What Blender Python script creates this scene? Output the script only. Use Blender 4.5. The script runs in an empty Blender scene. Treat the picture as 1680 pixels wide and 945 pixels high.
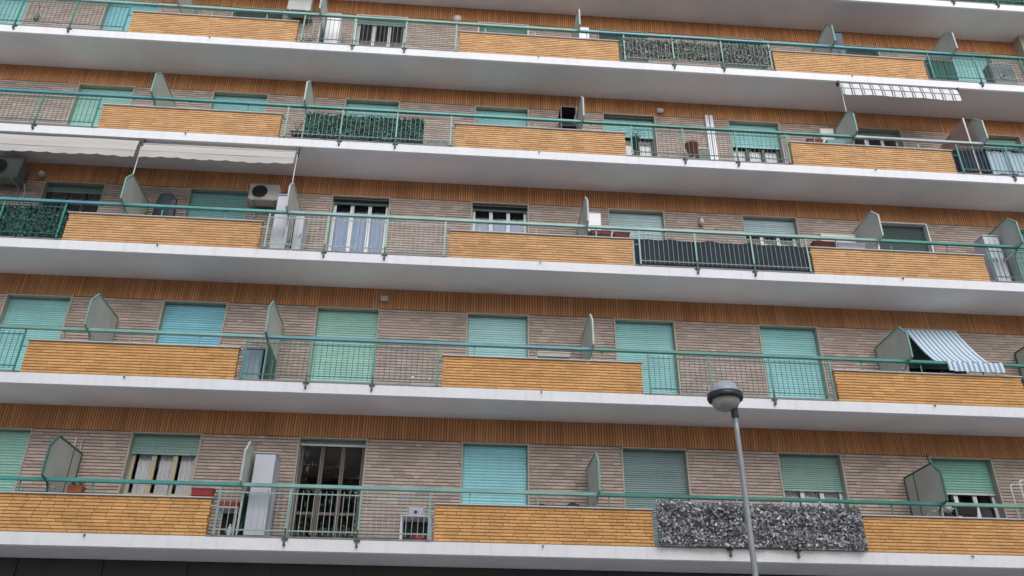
import bpy, math, random
from mathutils import Vector, Matrix
random.seed(7)
R = math.radians
S = bpy.context.scene
COL = S.collection

# ------------------------------------------------------------------ camera, sky, sun, exposure
cam_d = bpy.data.cameras.new('camera'); cam = bpy.data.objects.new('camera', cam_d); COL.objects.link(cam)
cam_d.sensor_width = 36.0; cam_d.lens = 29.06; cam_d.clip_start = 0.1; cam_d.clip_end = 3000
cam.location = (0.3144, -16.5463, -3.1466)
cam.rotation_euler = (2.0712, -0.0086, -0.0736)
S.camera = cam
SUN_EL, SUN_AZ = 34.0, 8.0            # elevation, degrees the sun stands to the right of straight in front of the facade
W = bpy.data.worlds.new('World'); S.world = W; W.use_nodes = True
wn = W.node_tree.nodes; wl = W.node_tree.links
sky = wn.new('ShaderNodeTexSky'); sky.sky_type = 'NISHITA'; sky.sun_disc = False
sky.sun_elevation = R(SUN_EL); sky.sun_rotation = R(180 - SUN_AZ)
sky.air_density = 1.0; sky.dust_density = 1.6; sky.ozone_density = 1.0
wn['Background'].inputs['Strength'].default_value = 0.15
wl.new(sky.outputs[0], wn['Background'].inputs['Color'])
sun_d = bpy.data.lights.new('sun', 'SUN'); sun_d.energy = 1.15; sun_d.angle = R(50); sun_d.color = (1.0, 0.99, 0.98)
sun = bpy.data.objects.new('sun', sun_d); COL.objects.link(sun)
sd = Vector((math.sin(R(SUN_AZ)) * math.cos(R(SUN_EL)), -math.cos(R(SUN_AZ)) * math.cos(R(SUN_EL)), math.sin(R(SUN_EL))))
sun.rotation_euler = sd.to_track_quat('Z', 'Y').to_euler(); sun.location = (0, -30, 30)
S.view_settings.view_transform = 'Standard'; S.view_settings.look = 'None'
S.view_settings.gamma = 1.0; S.view_settings.use_curve_mapping = False
S.view_settings.exposure = 0.44
S.render.engine = 'CYCLES'

# ------------------------------------------------------------------ helpers
class MB:
    def __init__(s): s.v = []; s.f = []; s.m = []
    def face(s, pts, m=0):
        n = len(s.v); s.v += [tuple(p) for p in pts]; s.f.append(tuple(range(n, n + len(pts)))); s.m.append(m)
    def box(s, x0, x1, y0, y1, z0, z1, m=0):
        n = len(s.v)
        s.v += [(x0,y0,z0),(x1,y0,z0),(x1,y1,z0),(x0,y1,z0),(x0,y0,z1),(x1,y0,z1),(x1,y1,z1),(x0,y1,z1)]
        for q in ((0,3,2,1),(4,5,6,7),(0,1,5,4),(1,2,6,5),(2,3,7,6),(3,0,4,7)):
            s.f.append(tuple(n + i for i in q)); s.m.append(m)
    def bbox(s, x0, x1, y0, y1, z0, z1, b=0.01, m=0):
        """box with chamfered edges"""
        n = len(s.v); V = []
        X = (x0, x1); Y = (y0, y1); Z = (z0, z1); idx = {}
        for i in (0,1):
            for j in (0,1):
                for k in (0,1):
                    sx = b if i == 0 else -b; sy = b if j == 0 else -b; sz = b if k == 0 else -b
                    idx[i,j,k,0] = n+len(V); V.append((X[i], Y[j]+sy, Z[k]+sz))
                    idx[i,j,k,1] = n+len(V); V.append((X[i]+sx, Y[j], Z[k]+sz))
                    idx[i,j,k,2] = n+len(V); V.append((X[i]+sx, Y[j]+sy, Z[k]))
        s.v += V
        def add(q): s.f.append(tuple(q)); s.m.append(m)
        for i in (0,1):
            q = [idx[i,0,0,0], idx[i,1,0,0], idx[i,1,1,0], idx[i,0,1,0]]; add(q if i else q[::-1])
            q = [idx[0,i,0,1], idx[1,i,0,1], idx[1,i,1,1], idx[0,i,1,1]]; add(q[::-1] if i else q)
            q = [idx[0,0,i,2], idx[1,0,i,2], idx[1,1,i,2], idx[0,1,i,2]]; add(q if i else q[::-1])
            for j in (0,1):
                q = [idx[i,j,0,0], idx[i,j,1,0], idx[i,j,1,1], idx[i,j,0,1]]; add(q if (i+j) % 2 else q[::-1])
                q = [idx[i,0,j,0], idx[i,1,j,0], idx[i,1,j,2], idx[i,0,j,2]]; add(q[::-1] if (i+j) % 2 else q)
                q = [idx[0,i,j,1], idx[1,i,j,1], idx[1,i,j,2], idx[0,i,j,2]]; add(q if (i+j) % 2 else q[::-1])
                for k in (0,1):
                    q = [idx[i,j,k,0], idx[i,j,k,1], idx[i,j,k,2]]; add(q if (i+j+k) % 2 else q[::-1])
    def tube(s, pts, r, n=8, m=0, cap=True, r2=None):
        pts = [Vector(p) for p in pts]; base = len(s.v); K = len(pts)
        up = None
        for i, p in enumerate(pts):
            d = (pts[min(i+1, K-1)] - pts[max(i-1, 0)]).normalized()
            if up is None: up = Vector((0,0,1)) if abs(d.z) < 0.9 else Vector((1,0,0))
            a = d.cross(up).normalized(); b = a.cross(d).normalized(); up = b
            rr = r if r2 is None else r + (r2 - r) * i / max(K-1, 1)
            for k in range(n):
                t = 2*math.pi*k/n; s.v.append(tuple(p + a*math.cos(t)*rr + b*math.sin(t)*rr))
        for i in range(K-1):
            for k in range(n):
                s.f.append((base+i*n+k, base+(i+1)*n+k, base+(i+1)*n+(k+1)%n, base+i*n+(k+1)%n)); s.m.append(m)
        if cap:
            s.f.append(tuple(base+k for k in range(n))); s.m.append(m)
            s.f.append(tuple(base+(K-1)*n+k for k in reversed(range(n)))); s.m.append(m)
    def lathe(s, prof, n=24, c=(0,0,0), m=0, axis='z'):
        base = len(s.v)
        for (r, h) in prof:
            for k in range(n):
                t = 2*math.pi*k/n; a = r*math.cos(t); b = r*math.sin(t)
                if axis == 'z': p = (c[0]+a, c[1]+b, c[2]+h)
                else: p = (c[0]+a, c[1]-h, c[2]+b)
                s.v.append(p)
        for i in range(len(prof)-1):
            for k in range(n):
                s.f.append((base+i*n+k, base+i*n+(k+1)%n, base+(i+1)*n+(k+1)%n, base+(i+1)*n+k)); s.m.append(m)
    def prism(s, poly, x0, x1, m=0):
        """polygon in (y,z) extruded along x"""
        n = len(s.v); k = len(poly)
        s.v += [(x0, y, z) for y, z in poly] + [(x1, y, z) for y, z in poly]
        s.f.append(tuple(range(n, n+k))); s.f.append(tuple(range(n+2*k-1, n+k-1, -1))); s.m += [m, m]
        for i in range(k):
            j = (i+1) % k; s.f.append((n+i, n+k+i, n+k+j, n+j)); s.m.append(m)
    def brick(s, x0, x1, z0, z1, yf, yb, c=0.005, m=0, cx=None, cz=None):
        cx = c if cx is None else cx; cz = c if cz is None else cz
        """brick set in a wall that faces -y: arrised front, open back"""
        n = len(s.v)
        s.v += [(x0,yb,z0),(x1,yb,z0),(x1,yb,z1),(x0,yb,z1),(x0,yf+c,z0),(x1,yf+c,z0),(x1,yf+c,z1),(x0,yf+c,z1),
                (x0+cx,yf,z0+cz),(x1-cx,yf,z0+cz),(x1-cx,yf,z1-cz),(x0+cx,yf,z1-cz)]
        for a in (0, 4):
            for i in range(4):
                j = (i+1) % 4; s.f.append((n+a+i, n+a+j, n+a+4+j, n+a+4+i)); s.m.append(m)
        s.f.append((n+8, n+9, n+10, n+11)); s.m.append(m)
    def mesh(s, name, mats, smooth=False):
        me = bpy.data.meshes.new(name); me.from_pydata(s.v, [], s.f); me.update()
        for mt in (mats if isinstance(mats, (list, tuple)) else [mats]): me.materials.append(mt)
        if any(s.m): me.polygons.foreach_set('material_index', s.m)
        if smooth: me.polygons.foreach_set('use_smooth', [True]*len(s.f))
        return me
    def build(s, name, mats, parent=None, smooth=False, **kw):
        return link(name, s.mesh(name, mats, smooth), parent, **kw)

def link(name, data, parent=None, loc=None, kind=None, label=None):
    o = bpy.data.objects.new(name, data); COL.objects.link(o)
    if parent is not None: o.parent = parent
    if loc is not None: o.location = loc
    if kind: o['kind'] = kind
    if label: o['label'] = label
    return o
def tag(o, label, cat, group=None, kind=None):
    o['label'] = label; o['category'] = cat
    if group: o['group'] = group
    if kind: o['kind'] = kind
    return o
def thing(name, label, cat, loc=(0,0,0), group=None):
    o = link(name, None, None, loc); o.empty_display_size = 0.2
    return tag(o, label, cat, group)

# ------------------------------------------------------------------ materials
def mat(name, col, rough=0.6, var=0.12, scale=3.0, island=0.0, col2=None, bump=0.0, bscale=60.0, metal=0.0, streak=0.0, spec=0.5, hue=0.0):
    """paint-like surface: mottled by noise, optional per-piece variation (island), vertical rain streaks, fine bump"""
    m = bpy.data.materials.new(name); m.use_nodes = True
    nt = m.node_tree; N = nt.nodes; L = nt.links; b = N['Principled BSDF']
    b.inputs['Roughness'].default_value = rough; b.inputs['Metallic'].default_value = metal
    b.inputs['Specular IOR Level'].default_value = spec
    geo = N.new('ShaderNodeNewGeometry')
    base = N.new('ShaderNodeRGB'); base.outputs[0].default_value = (*col, 1); c = base.outputs[0]
    if island or col2:
        oi = N.new('ShaderNodeObjectInfo'); ad = N.new('ShaderNodeMath'); ad.operation = 'ADD'
        L.new(geo.outputs['Random Per Island'], ad.inputs[0]); L.new(oi.outputs['Random'], ad.inputs[1])
        fr = N.new('ShaderNodeMath'); fr.operation = 'FRACT'; L.new(ad.outputs[0], fr.inputs[0])
        if col2:
            mx = N.new('ShaderNodeMix'); mx.data_type = 'RGBA'; L.new(fr.outputs[0], mx.inputs['Factor'])
            L.new(c, mx.inputs['A']); mx.inputs['B'].default_value = (*col2, 1); c = mx.outputs['Result']
        if island:
            wn_ = N.new('ShaderNodeTexWhiteNoise'); wn_.noise_dimensions = '1D'; L.new(fr.outputs[0], wn_.inputs['W'])
            mr = N.new('ShaderNodeMapRange'); L.new(wn_.outputs['Value'], mr.inputs['Value'])
            mr.inputs['To Min'].default_value = 1 - island; mr.inputs['To Max'].default_value = 1 + island
            vm = N.new('ShaderNodeVectorMath'); vm.operation = 'SCALE'; L.new(c, vm.inputs[0]); L.new(mr.outputs[0], vm.inputs['Scale']); c = vm.outputs[0]
    if var:
        nz = N.new('ShaderNodeTexNoise'); nz.inputs['Scale'].default_value = scale; nz.inputs['Detail'].default_value = 6
        L.new(geo.outputs['Position'], nz.inputs['Vector'])
        mr = N.new('ShaderNodeMapRange'); L.new(nz.outputs['Fac'], mr.inputs['Value'])
        mr.inputs['From Min'].default_value = 0.25; mr.inputs['From Max'].default_value = 0.75
        mr.inputs['To Min'].default_value = 1 - var; mr.inputs['To Max'].default_value = 1 + var
        vm = N.new('ShaderNodeVectorMath'); vm.operation = 'SCALE'; L.new(c, vm.inputs[0]); L.new(mr.outputs[0], vm.inputs['Scale']); c = vm.outputs[0]
    if streak:
        mp = N.new('ShaderNodeMapping'); mp.inputs['Scale'].default_value = (5.0, 5.0, 0.45); L.new(geo.outputs['Position'], mp.inputs['Vector'])
        nz = N.new('ShaderNodeTexNoise'); nz.inputs['Scale'].default_value = 1.6; nz.inputs['Detail'].default_value = 8; nz.inputs['Roughness'].default_value = 0.65
        L.new(mp.outputs[0], nz.inputs['Vector'])
        mr = N.new('ShaderNodeMapRange'); L.new(nz.outputs['Fac'], mr.inputs['Value'])
        mr.inputs['From Min'].default_value = 0.5; mr.inputs['From Max'].default_value = 0.8
        mr.inputs['To Min'].default_value = 1.0; mr.inputs['To Max'].default_value = 1 - streak
        vm = N.new('ShaderNodeVectorMath'); vm.operation = 'SCALE'; L.new(c, vm.inputs[0]); L.new(mr.outputs[0], vm.inputs['Scale']); c = vm.outputs[0]
    L.new(c, b.inputs['Base Color'])
    if bump:
        nz = N.new('ShaderNodeTexNoise'); nz.inputs['Scale'].default_value = bscale; nz.inputs['Detail'].default_value = 4
        L.new(geo.outputs['Position'], nz.inputs['Vector'])
        bp = N.new('ShaderNodeBump'); bp.inputs['Strength'].default_value = bump; bp.inputs['Distance'].default_value = 0.01
        L.new(nz.outputs['Fac'], bp.inputs['Height']); L.new(bp.outputs[0], b.inputs['Normal'])
    return m
def glass(name, tint=(1,1,1), dirt=0.06):
    m = bpy.data.materials.new(name); m.use_nodes = True; nt = m.node_tree; N = nt.nodes; L = nt.links
    for n in list(N):
        if n.type != 'OUTPUT_MATERIAL': N.remove(n)
    out = [n for n in N if n.type == 'OUTPUT_MATERIAL'][0]
    tr = N.new('ShaderNodeBsdfTransparent'); tr.inputs[0].default_value = (*tint, 1)
    gl = N.new('ShaderNodeBsdfGlossy'); gl.inputs['Roughness'].default_value = 0.015
    fr = N.new('ShaderNodeFresnel'); fr.inputs['IOR'].default_value = 1.42
    nz = N.new('ShaderNodeTexNoise'); nz.inputs['Scale'].default_value = 1.3
    bp = N.new('ShaderNodeBump'); bp.inputs['Strength'].default_value = 0.06; bp.inputs['Distance'].default_value = 0.05
    L.new(nz.outputs['Fac'], bp.inputs['Height']); L.new(bp.outputs[0], gl.inputs['Normal'])
    mx = N.new('ShaderNodeMixShader'); L.new(fr.outputs[0], mx.inputs[0]); L.new(tr.outputs[0], mx.inputs[1]); L.new(gl.outputs[0], mx.inputs[2])
    L.new(mx.outputs[0], out.inputs['Surface']); return m
def cloth(name, fn):
    """fabric whose colour is built by fn(nodes, links, object-coordinates) and lets some light through"""
    m = bpy.data.materials.new(name); m.use_nodes = True; nt = m.node_tree; N = nt.nodes; L = nt.links
    b = N['Principled BSDF']; b.inputs['Roughness'].default_value = 0.85; b.inputs['Specular IOR Level'].default_value = 0.1
    tc = N.new('ShaderNodeTexCoord'); sx = N.new('ShaderNodeSeparateXYZ'); L.new(tc.outputs['Object'], sx.inputs[0])
    c = fn(N, L, sx); L.new(c, b.inputs['Base Color'])
    tl = N.new('ShaderNodeBsdfTranslucent'); L.new(c, tl.inputs['Color'])
    ms = N.new('ShaderNodeMixShader'); ms.inputs[0].default_value = 0.06
    out = [n for n in N if n.type == 'OUTPUT_MATERIAL'][0]
    L.new(b.outputs[0], ms.inputs[1]); L.new(tl.outputs[0], ms.inputs[2]); L.new(ms.outputs[0], out.inputs['Surface'])
    return m
def stripe(N, L, sock, period, duty, phase=0.0):
    a = N.new('ShaderNodeMath'); a.operation = 'MULTIPLY_ADD'; a.inputs[1].default_value = 1/period; a.inputs[2].default_value = phase; L.new(sock, a.inputs[0])
    f = N.new('ShaderNodeMath'); f.operation = 'FRACT'; L.new(a.outputs[0], f.inputs[0])
    g = N.new('ShaderNodeMath'); g.operation = 'LESS_THAN'; g.inputs[1].default_value = duty; L.new(f.outputs[0], g.inputs[0]); return g.outputs[0]
def mixc(N, L, fac, A, B):
    mx = N.new('ShaderNodeMix'); mx.data_type = 'RGBA'; L.new(fac, mx.inputs['Factor'])
    for k, v in (('A', A), ('B', B)):
        if isinstance(v, tuple): mx.inputs[k].default_value = (*v, 1)
        else: L.new(v, mx.inputs[k])
    return mx.outputs['Result']

M = {}
M['fascia'] = mat('white_painted_concrete', (0.78,0.78,0.79), 0.7, 0.035, 1.4, streak=0.15, bump=0.15, bscale=90)
M['soffit'] = mat('pale_painted_plaster', (0.91,0.855,0.83), 0.85, 0.10, 0.7, bump=0.1, bscale=40)
M['edge'] = mat('grey_stone_edging', (0.22,0.22,0.21), 0.6, 0.2, 5.0)
M['ochre'] = mat('ochre_brick', (0.62,0.325,0.105), 0.7, 0.14, 1.7, island=0.09, col2=(0.71,0.395,0.150), bump=0.25, bscale=120, streak=0.13)
M['ochre_pale'] = mat('peach_ochre_brick', (0.60,0.335,0.140), 0.7, 0.12, 1.7, island=0.08, col2=(0.69,0.415,0.195), bump=0.25, bscale=120, streak=0.13)
M['ochre_mortar'] = mat('brown_mortar', (0.19,0.095,0.036), 0.9, 0.15, 8.0)
M['soldier'] = mat('rust_brick', (0.50,0.215,0.088), 0.72, 0.18, 1.2, island=0.12, col2=(0.60,0.285,0.122), bump=0.25, bscale=120)
M['soldier_mortar'] = mat('dark_rust_mortar', (0.13,0.055,0.025), 0.9, 0.15, 8.0)
M['grey'] = mat('grey_brown_brick', (0.375,0.297,0.252), 0.72, 0.13, 1.3, island=0.12, col2=(0.468,0.380,0.328), bump=0.25, bscale=120)
M['mortar'] = mat('grey_mortar', (0.12,0.095,0.088), 0.9, 0.15, 8.0)
M['jamb'] = mat('travertine_surround', (0.40,0.36,0.30), 0.7, 0.12, 6.0)
M['dark_stone'] = mat('dark_shopfront_stone', (0.018,0.018,0.020), 0.5, 0.3, 1.2, streak=0.3)
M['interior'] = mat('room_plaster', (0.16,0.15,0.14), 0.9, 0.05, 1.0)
M['coping'] = mat('pale_coping_stone', (0.52,0.52,0.50), 0.65, 0.12, 5.0)
GREENS = {'teal': (0.065,0.29,0.26), 'pale': (0.21,0.40,0.36), 'dark': (0.035,0.21,0.165), 'blue': (0.075,0.28,0.31), 'grey': (0.40,0.42,0.42), 'sage': (0.17,0.34,0.26)}
for k, c in GREENS.items(): M['rail_'+k] = mat('rail_paint_'+k, c, 0.34, 0.22, 2.2, streak=0.1)
M['bar_pale'] = mat('bar_paint_pale', (0.30,0.40,0.36), 0.5, 0.2, 6.0)
M['bar_dark'] = mat('bar_paint_dark', (0.035,0.13,0.12), 0.5, 0.2, 6.0)
M['bar_grey'] = mat('bar_paint_grey', (0.10,0.13,0.13), 0.5, 0.2, 6.0)
M['bar_deep'] = mat('bar_paint_deep', (0.012,0.065,0.058), 0.5, 0.2, 6.0)
M['bar_sage'] = mat('bar_paint_sage', (0.16,0.22,0.19), 0.5, 0.2, 6.0)
M['bracket'] = mat('bracket_iron', (0.05,0.085,0.08), 0.55, 0.3, 20.0)
M['panel'] = mat('partition_board', (0.52,0.515,0.44), 0.6, 0.12, 2.0, streak=0.15)
M['acgrey'] = mat('olive_grey_casing', (0.17,0.19,0.175), 0.5, 0.1, 3.0)
M['panel_dark'] = mat('partition_green_board', (0.035,0.13,0.10), 0.5, 0.15, 4.0)
M['pframe_a'] = mat('partition_frame_green', (0.16,0.33,0.27), 0.5, 0.15, 6.0)
M['pframe_b'] = mat('partition_frame_pale', (0.42,0.47,0.43), 0.5, 0.15, 6.0)
M['pframe_c'] = mat('partition_frame_dark', (0.03,0.13,0.11), 0.5, 0.15, 6.0)
SH = {'teal': (0.29,0.575,0.575), 'cyan': (0.245,0.56,0.66), 'blue': (0.26,0.52,0.56), 'green': (0.23,0.47,0.38), 'mint': (0.33,0.59,0.50), 'sage': (0.25,0.40,0.36), 'grey': (0.225,0.315,0.32),
      'aqua': (0.28,0.62,0.68), 'milky': (0.37,0.63,0.63), 'ice': (0.47,0.61,0.63), 'dull': (0.17,0.30,0.27), 'dark': (0.07,0.11,0.10), 'white': (0.62,0.64,0.64)}
for k, c in SH.items(): M['sh_'+k] = mat('shutter_'+k, c, 0.5, 0.13, 1.1, island=0.07, streak=0.16)
M['white'] = mat('white_lacquer', (0.72,0.73,0.75), 0.4, 0.06, 3.0)
M['cream'] = mat('cream_timber', (0.50,0.42,0.29), 0.5, 0.12, 9.0)
M['brown'] = mat('brown_timber', (0.11,0.083,0.066), 0.5, 0.15, 9.0)
M['umber'] = mat('dark_brown_timber', (0.06,0.048,0.045), 0.5, 0.15, 9.0)
M['steel'] = mat('galvanised_steel', (0.36,0.38,0.37), 0.45, 0.15, 5.0, metal=0.3)
M['lampwhite'] = mat('lamp_white_plastic', (0.47,0.485,0.53), 0.35, 0.05, 3.0)
M['lampdark'] = mat('lamp_dark_rim', (0.035,0.035,0.04), 0.4, 0.2, 6.0)
M['lampbowl'] = mat('lamp_clouded_bowl', (0.42,0.41,0.35), 0.25, 0.2, 7.0)
M['black'] = mat('black_plastic', (0.012,0.013,0.016), 0.5, 0.1, 6.0)
M['red'] = mat('red_plastic', (0.30,0.035,0.035), 0.5, 0.1, 6.0)
M['maroon'] = mat('maroon_plastic', (0.17,0.045,0.035), 0.6, 0.15, 6.0)
M['terracotta'] = mat('terracotta', (0.36,0.12,0.07), 0.8, 0.18, 9.0)
M['lilac'] = mat('grey_cabinet_lacquer', (0.50,0.52,0.57), 0.4, 0.06, 2.0)
M['bluegrey'] = mat('blue_grey_lacquer', (0.22,0.31,0.38), 0.45, 0.08, 2.0)
M['beige'] = mat('beige_plastic', (0.56,0.52,0.47), 0.5, 0.08, 3.0)
M['pink'] = mat('pinkish_plywood', (0.42,0.27,0.23), 0.8, 0.2, 2.5)
M['navy'] = mat('navy_lacquer', (0.035,0.045,0.085), 0.5, 0.1, 2.0)
M['leafdark'] = mat('ivy_leaf_dark', (0.015,0.065,0.045), 0.45, 0.1, 4.0, island=0.6, col2=(0.045,0.15,0.10))
M['leafmid'] = mat('ivy_leaf_mid', (0.03,0.10,0.085), 0.5, 0.1, 4.0, island=0.7, col2=(0.10,0.20,0.165))
M['leafgrey'] = mat('faded_leaf_grey', (0.23,0.225,0.24), 0.5, 0.1, 4.0, island=0.5, col2=(0.58,0.57,0.60))
M['leafolive'] = mat('faded_leaf_olive', (0.13,0.145,0.125), 0.6, 0.1, 4.0, island=0.6, col2=(0.36,0.38,0.34))
M['net'] = mat('dark_net', (0.020,0.032,0.030), 0.9, 0.2, 4.0)
M['netgreen'] = mat('green_net', (0.04,0.12,0.10), 0.9, 0.2, 4.0)
M['netgrey'] = mat('grey_net', (0.13,0.135,0.14), 0.9, 0.2, 4.0)
M['netblue'] = mat('blue_black_fabric', (0.016,0.026,0.040), 0.8, 0.25, 2.0)
M['curtain'] = mat('white_curtain', (0.62,0.64,0.68), 0.9, 0.08, 3.0)
M['paleblue'] = mat('pale_blue_cloth', (0.40,0.50,0.56), 0.9, 0.1, 2.0)
M['curtain_sky_reflection'] = mat('sky_reflection_curtain', (0.18,0.28,0.47), 0.9, 0.08, 3.0)  # blue of the sky mirrored in the panes, put into the curtain colour
M['glass'] = glass('window_glass')
M['bark'] = mat('bark', (0.07,0.05,0.035), 0.9, 0.2, 8.0)
M['treeleaf'] = mat('tree_leaf', (0.035,0.075,0.02), 0.6, 0.1, 4.0, island=0.4, col2=(0.06,0.11,0.03))
M['asphalt'] = mat('asphalt', (0.15,0.15,0.15), 0.9, 0.2, 0.6, bump=0.3, bscale=80)
M['paving'] = mat('pale_paving', (0.50,0.485,0.47), 0.85, 0.12, 0.8, bump=0.2, bscale=50)
M['paint'] = mat('road_paint', (0.75,0.75,0.73), 0.7, 0.15, 3.0)
M['verge'] = mat('dry_gravel_verge', (0.30,0.285,0.25), 0.95, 0.2, 0.5)

# ------------------------------------------------------------------ setting: ground, road, pavement
GZ = -4.75
g = MB(); g.face([(-900,-900,GZ),(900,-900,GZ),(900,900,GZ),(-900,900,GZ)]); tag(g.build('ground', M['verge']), 'open pale gravel ground around the building', 'ground', kind='structure')
g = MB(); g.box(-120,120,-25.0,-8.0,GZ-0.2,GZ+0.004); o = g.build('road', M['asphalt']); tag(o, 'grey asphalt street in front of the building', 'road', kind='structure')
for k in range(-12, 13):
    g = MB(); g.box(k*6-1.5, k*6+1.5, -16.57, -16.43, GZ+0.0045, GZ+0.009); g.build('road_marking', M['paint'], o)
g = MB(); g.box(-120,120,-7.85,0.0,GZ-0.2,GZ+0.13)
o = g.build('pavement', M['paving']); tag(o, 'pale pavement along the foot of the building', 'pavement', kind='structure')
for k in range(-30, 30):
    g = MB(); g.bbox(k*2.0+0.005, k*2.0+1.995, -8.0, -7.852, GZ-0.1, GZ+0.135, 0.012); g.build('kerb_stone', M['coping'], o)
g = MB(); g.box(-120,120,-33.0,-25.0,GZ-0.2,GZ+0.13)
tag(g.build('pavement', M['paving']), 'pale pavement on the far side of the street', 'pavement', kind='structure')

# ------------------------------------------------------------------ the building
H = 3.0; D = 1.125; FT = 0.242; LZ = 2.25                # storey, balcony depth, fascia depth, lintel height
XL, XR = -17.2, 20.6
PER = 8.126
def panels(): return [(-16.256 + PER*k, -12.19 + PER*k) for k in range(5)]      # brick parapets along X
def openings(): return [(-12.19 + PER*k, -8.13 + PER*k) for k in range(4)]     # railings between them
DX0, DSTEP, DW = -9.515, 3.322, 1.395                    # French windows
def door_x(i): return DX0 + DSTEP*i, DX0 + DSTEP*i + DW
DOORS = range(-2, 9)
PARTX = [-7.05, -3.55, 3.04, 9.76, 13.06]

B = thing('apartment_building', 'long apartment block with white balcony bands, ochre brick parapets and green railings', 'building', (0,0,GZ))
BL = (0, 0, -GZ)                                        # undo the parent's height so parts are written in facade coordinates
def part(mb, name, mats, parent=None, smooth=False, **kw):
    return mb.build(name, mats, B if parent is None else parent, smooth, loc=BL if parent is None else None, **kw)
def partm(me, name, parent=None, loc=(0,0,0), **kw):
    l = loc if parent is not None else (loc[0], loc[1], loc[2]-GZ)
    return link(name, me, B if parent is None else parent, l, **kw)

# wall core with openings, rooms behind
w = MB()
for fl in range(1, 7):
    z = (fl-1)*H
    edges = [XL] + [e for i in DOORS for e in door_x(i)] + [XR]
    for a in range(0, len(edges), 2):
        w.box(edges[a], edges[a+1], 0.012, 0.30, z-0.001, z+LZ)
    w.box(XL, XR, 0.012, 0.30, z+LZ, z+H-FT)
w.box(XL, XR, 0.012, 0.30, 6*H, 6*H+3)
wall = part(w, 'facade_wall', M['mortar'])
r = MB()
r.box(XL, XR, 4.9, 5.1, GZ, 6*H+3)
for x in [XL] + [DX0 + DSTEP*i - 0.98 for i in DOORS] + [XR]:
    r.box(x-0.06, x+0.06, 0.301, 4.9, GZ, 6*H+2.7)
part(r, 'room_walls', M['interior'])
gw = MB(); gw.box(XL, XR, 0.02, 0.30, GZ, -FT-0.002)
for k in range(24):
    x = XL + 0.4 + k*1.55; gw.box(x, x+1.35, -0.012, 0.019, GZ+0.9, -FT-0.55)
for k in range(24):
    x = XL + 0.4 + k*1.55; gw.box(x, x+1.35, -0.008, 0.019, -FT-0.52, -FT-0.03)
part(gw, 'ground_floor_front', M['dark_stone'])

# brick courses of the wall, real bricks: grey running courses, rust soldier course above the windows
def clip_doors(x0, x1):
    segs = [(x0, x1)]
    for i in DOORS:
        a, b = door_x(i); a -= 0.0; b += 0.0; out = []
        for s, e in segs:
            if e <= a or s >= b: out.append((s, e))
            else:
                if s < a: out.append((s, a))
                if e > b: out.append((b, e))
        segs = out
    return segs
rnd = random.Random(11)
BX0, BX1 = -14.2, 17.6
gb = MB(); sb = MB()
NC = 34; CP = LZ/NC
for fl in range(1, 7):
    z = (fl-1)*H
    if fl < 6:
        for c in range(NC):
            z0 = z + c*CP + 0.006; z1 = z + (c+1)*CP - 0.007
            x = BX0 - rnd.random()*0.25
            while x < BX1:
                L_ = 0.262 if rnd.random() < 0.82 else 0.125
                for s, e in clip_doors(x, x + L_ - 0.003):
                    if e - s > 0.02: gb.brick(s, e, z0, z1, rnd.uniform(-0.002, 0.003), 0.014, 0.007, cx=0.002)
                x += L_
    # soldier course: two tiers
    n = int((BX1-BX0)/0.058)
    for k in range(n):
        x = BX0 + k*0.058
        zt = z + H - FT
        zm = z + LZ + 0.262
        yo = rnd.uniform(-0.002, 0.003)
        sb.brick(x+0.006, x+0.052, z+LZ+0.012, zt-0.004, yo, 0.013, 0.007, cz=0.003)
sm = MB()
for fl in range(1, 7): sm.box(BX0, BX1, 0.0105, 0.0115, (fl-1)*H+LZ+0.003, fl*H-FT-0.002)
o = part(sm, 'soldier_bed', M['soldier_mortar'], wall)
part(gb, 'grey_bricks', M['grey'], wall, kind='stuff')
part(sb, 'rust_soldier_bricks', M['soldier'], wall, kind='stuff')

# balcony slabs
hook = MB(); hook.tube([(0,-D+0.02,-0.03),(0,-D-0.035,-0.03),(0,-D-0.05,-0.045),(0,-D-0.05,-0.075)], 0.011, 7); hook = hook.mesh('drain_spout', M['bracket'], True)
for fl in range(1, 8):
    z = (fl-1)*H
    s = MB()
    s.box(XL, XR, -D, 5.0, -FT+0.02, -0.004, 0)
    me_ = s
    s.face([(XL,-D,-FT+0.02),(XR,-D,-FT+0.02),(XR,-D+0.035,-FT),(XL,-D+0.035,-FT)], 0)
    s.face([(XL,-D+0.035,-FT),(XR,-D+0.035,-FT),(XR,5.0,-FT),(XL,5.0,-FT)], 1)
    o = partm(s.mesh('balcony_slab', [M['fascia'], M['soffit']]), 'balcony_slab', None, (0,0,z))
    for a, b in openings():
        e = MB(); e.box(a+0.003, b-0.003, -D-0.012, -D+0.25, -0.0035, 0.022); part(e, 'stone_edging', M['edge'], o)
    if fl < 7:
        for a, b in panels():
            partm(hook, 'drain_spout', o, ((a+b)/2 - 0.04, 0, 0))
roof = MB(); roof.box(XL, XR, -0.3, 5.3, 6*H+3.0, 6*H+3.3); part(roof, 'roof', M['soffit'])

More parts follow.
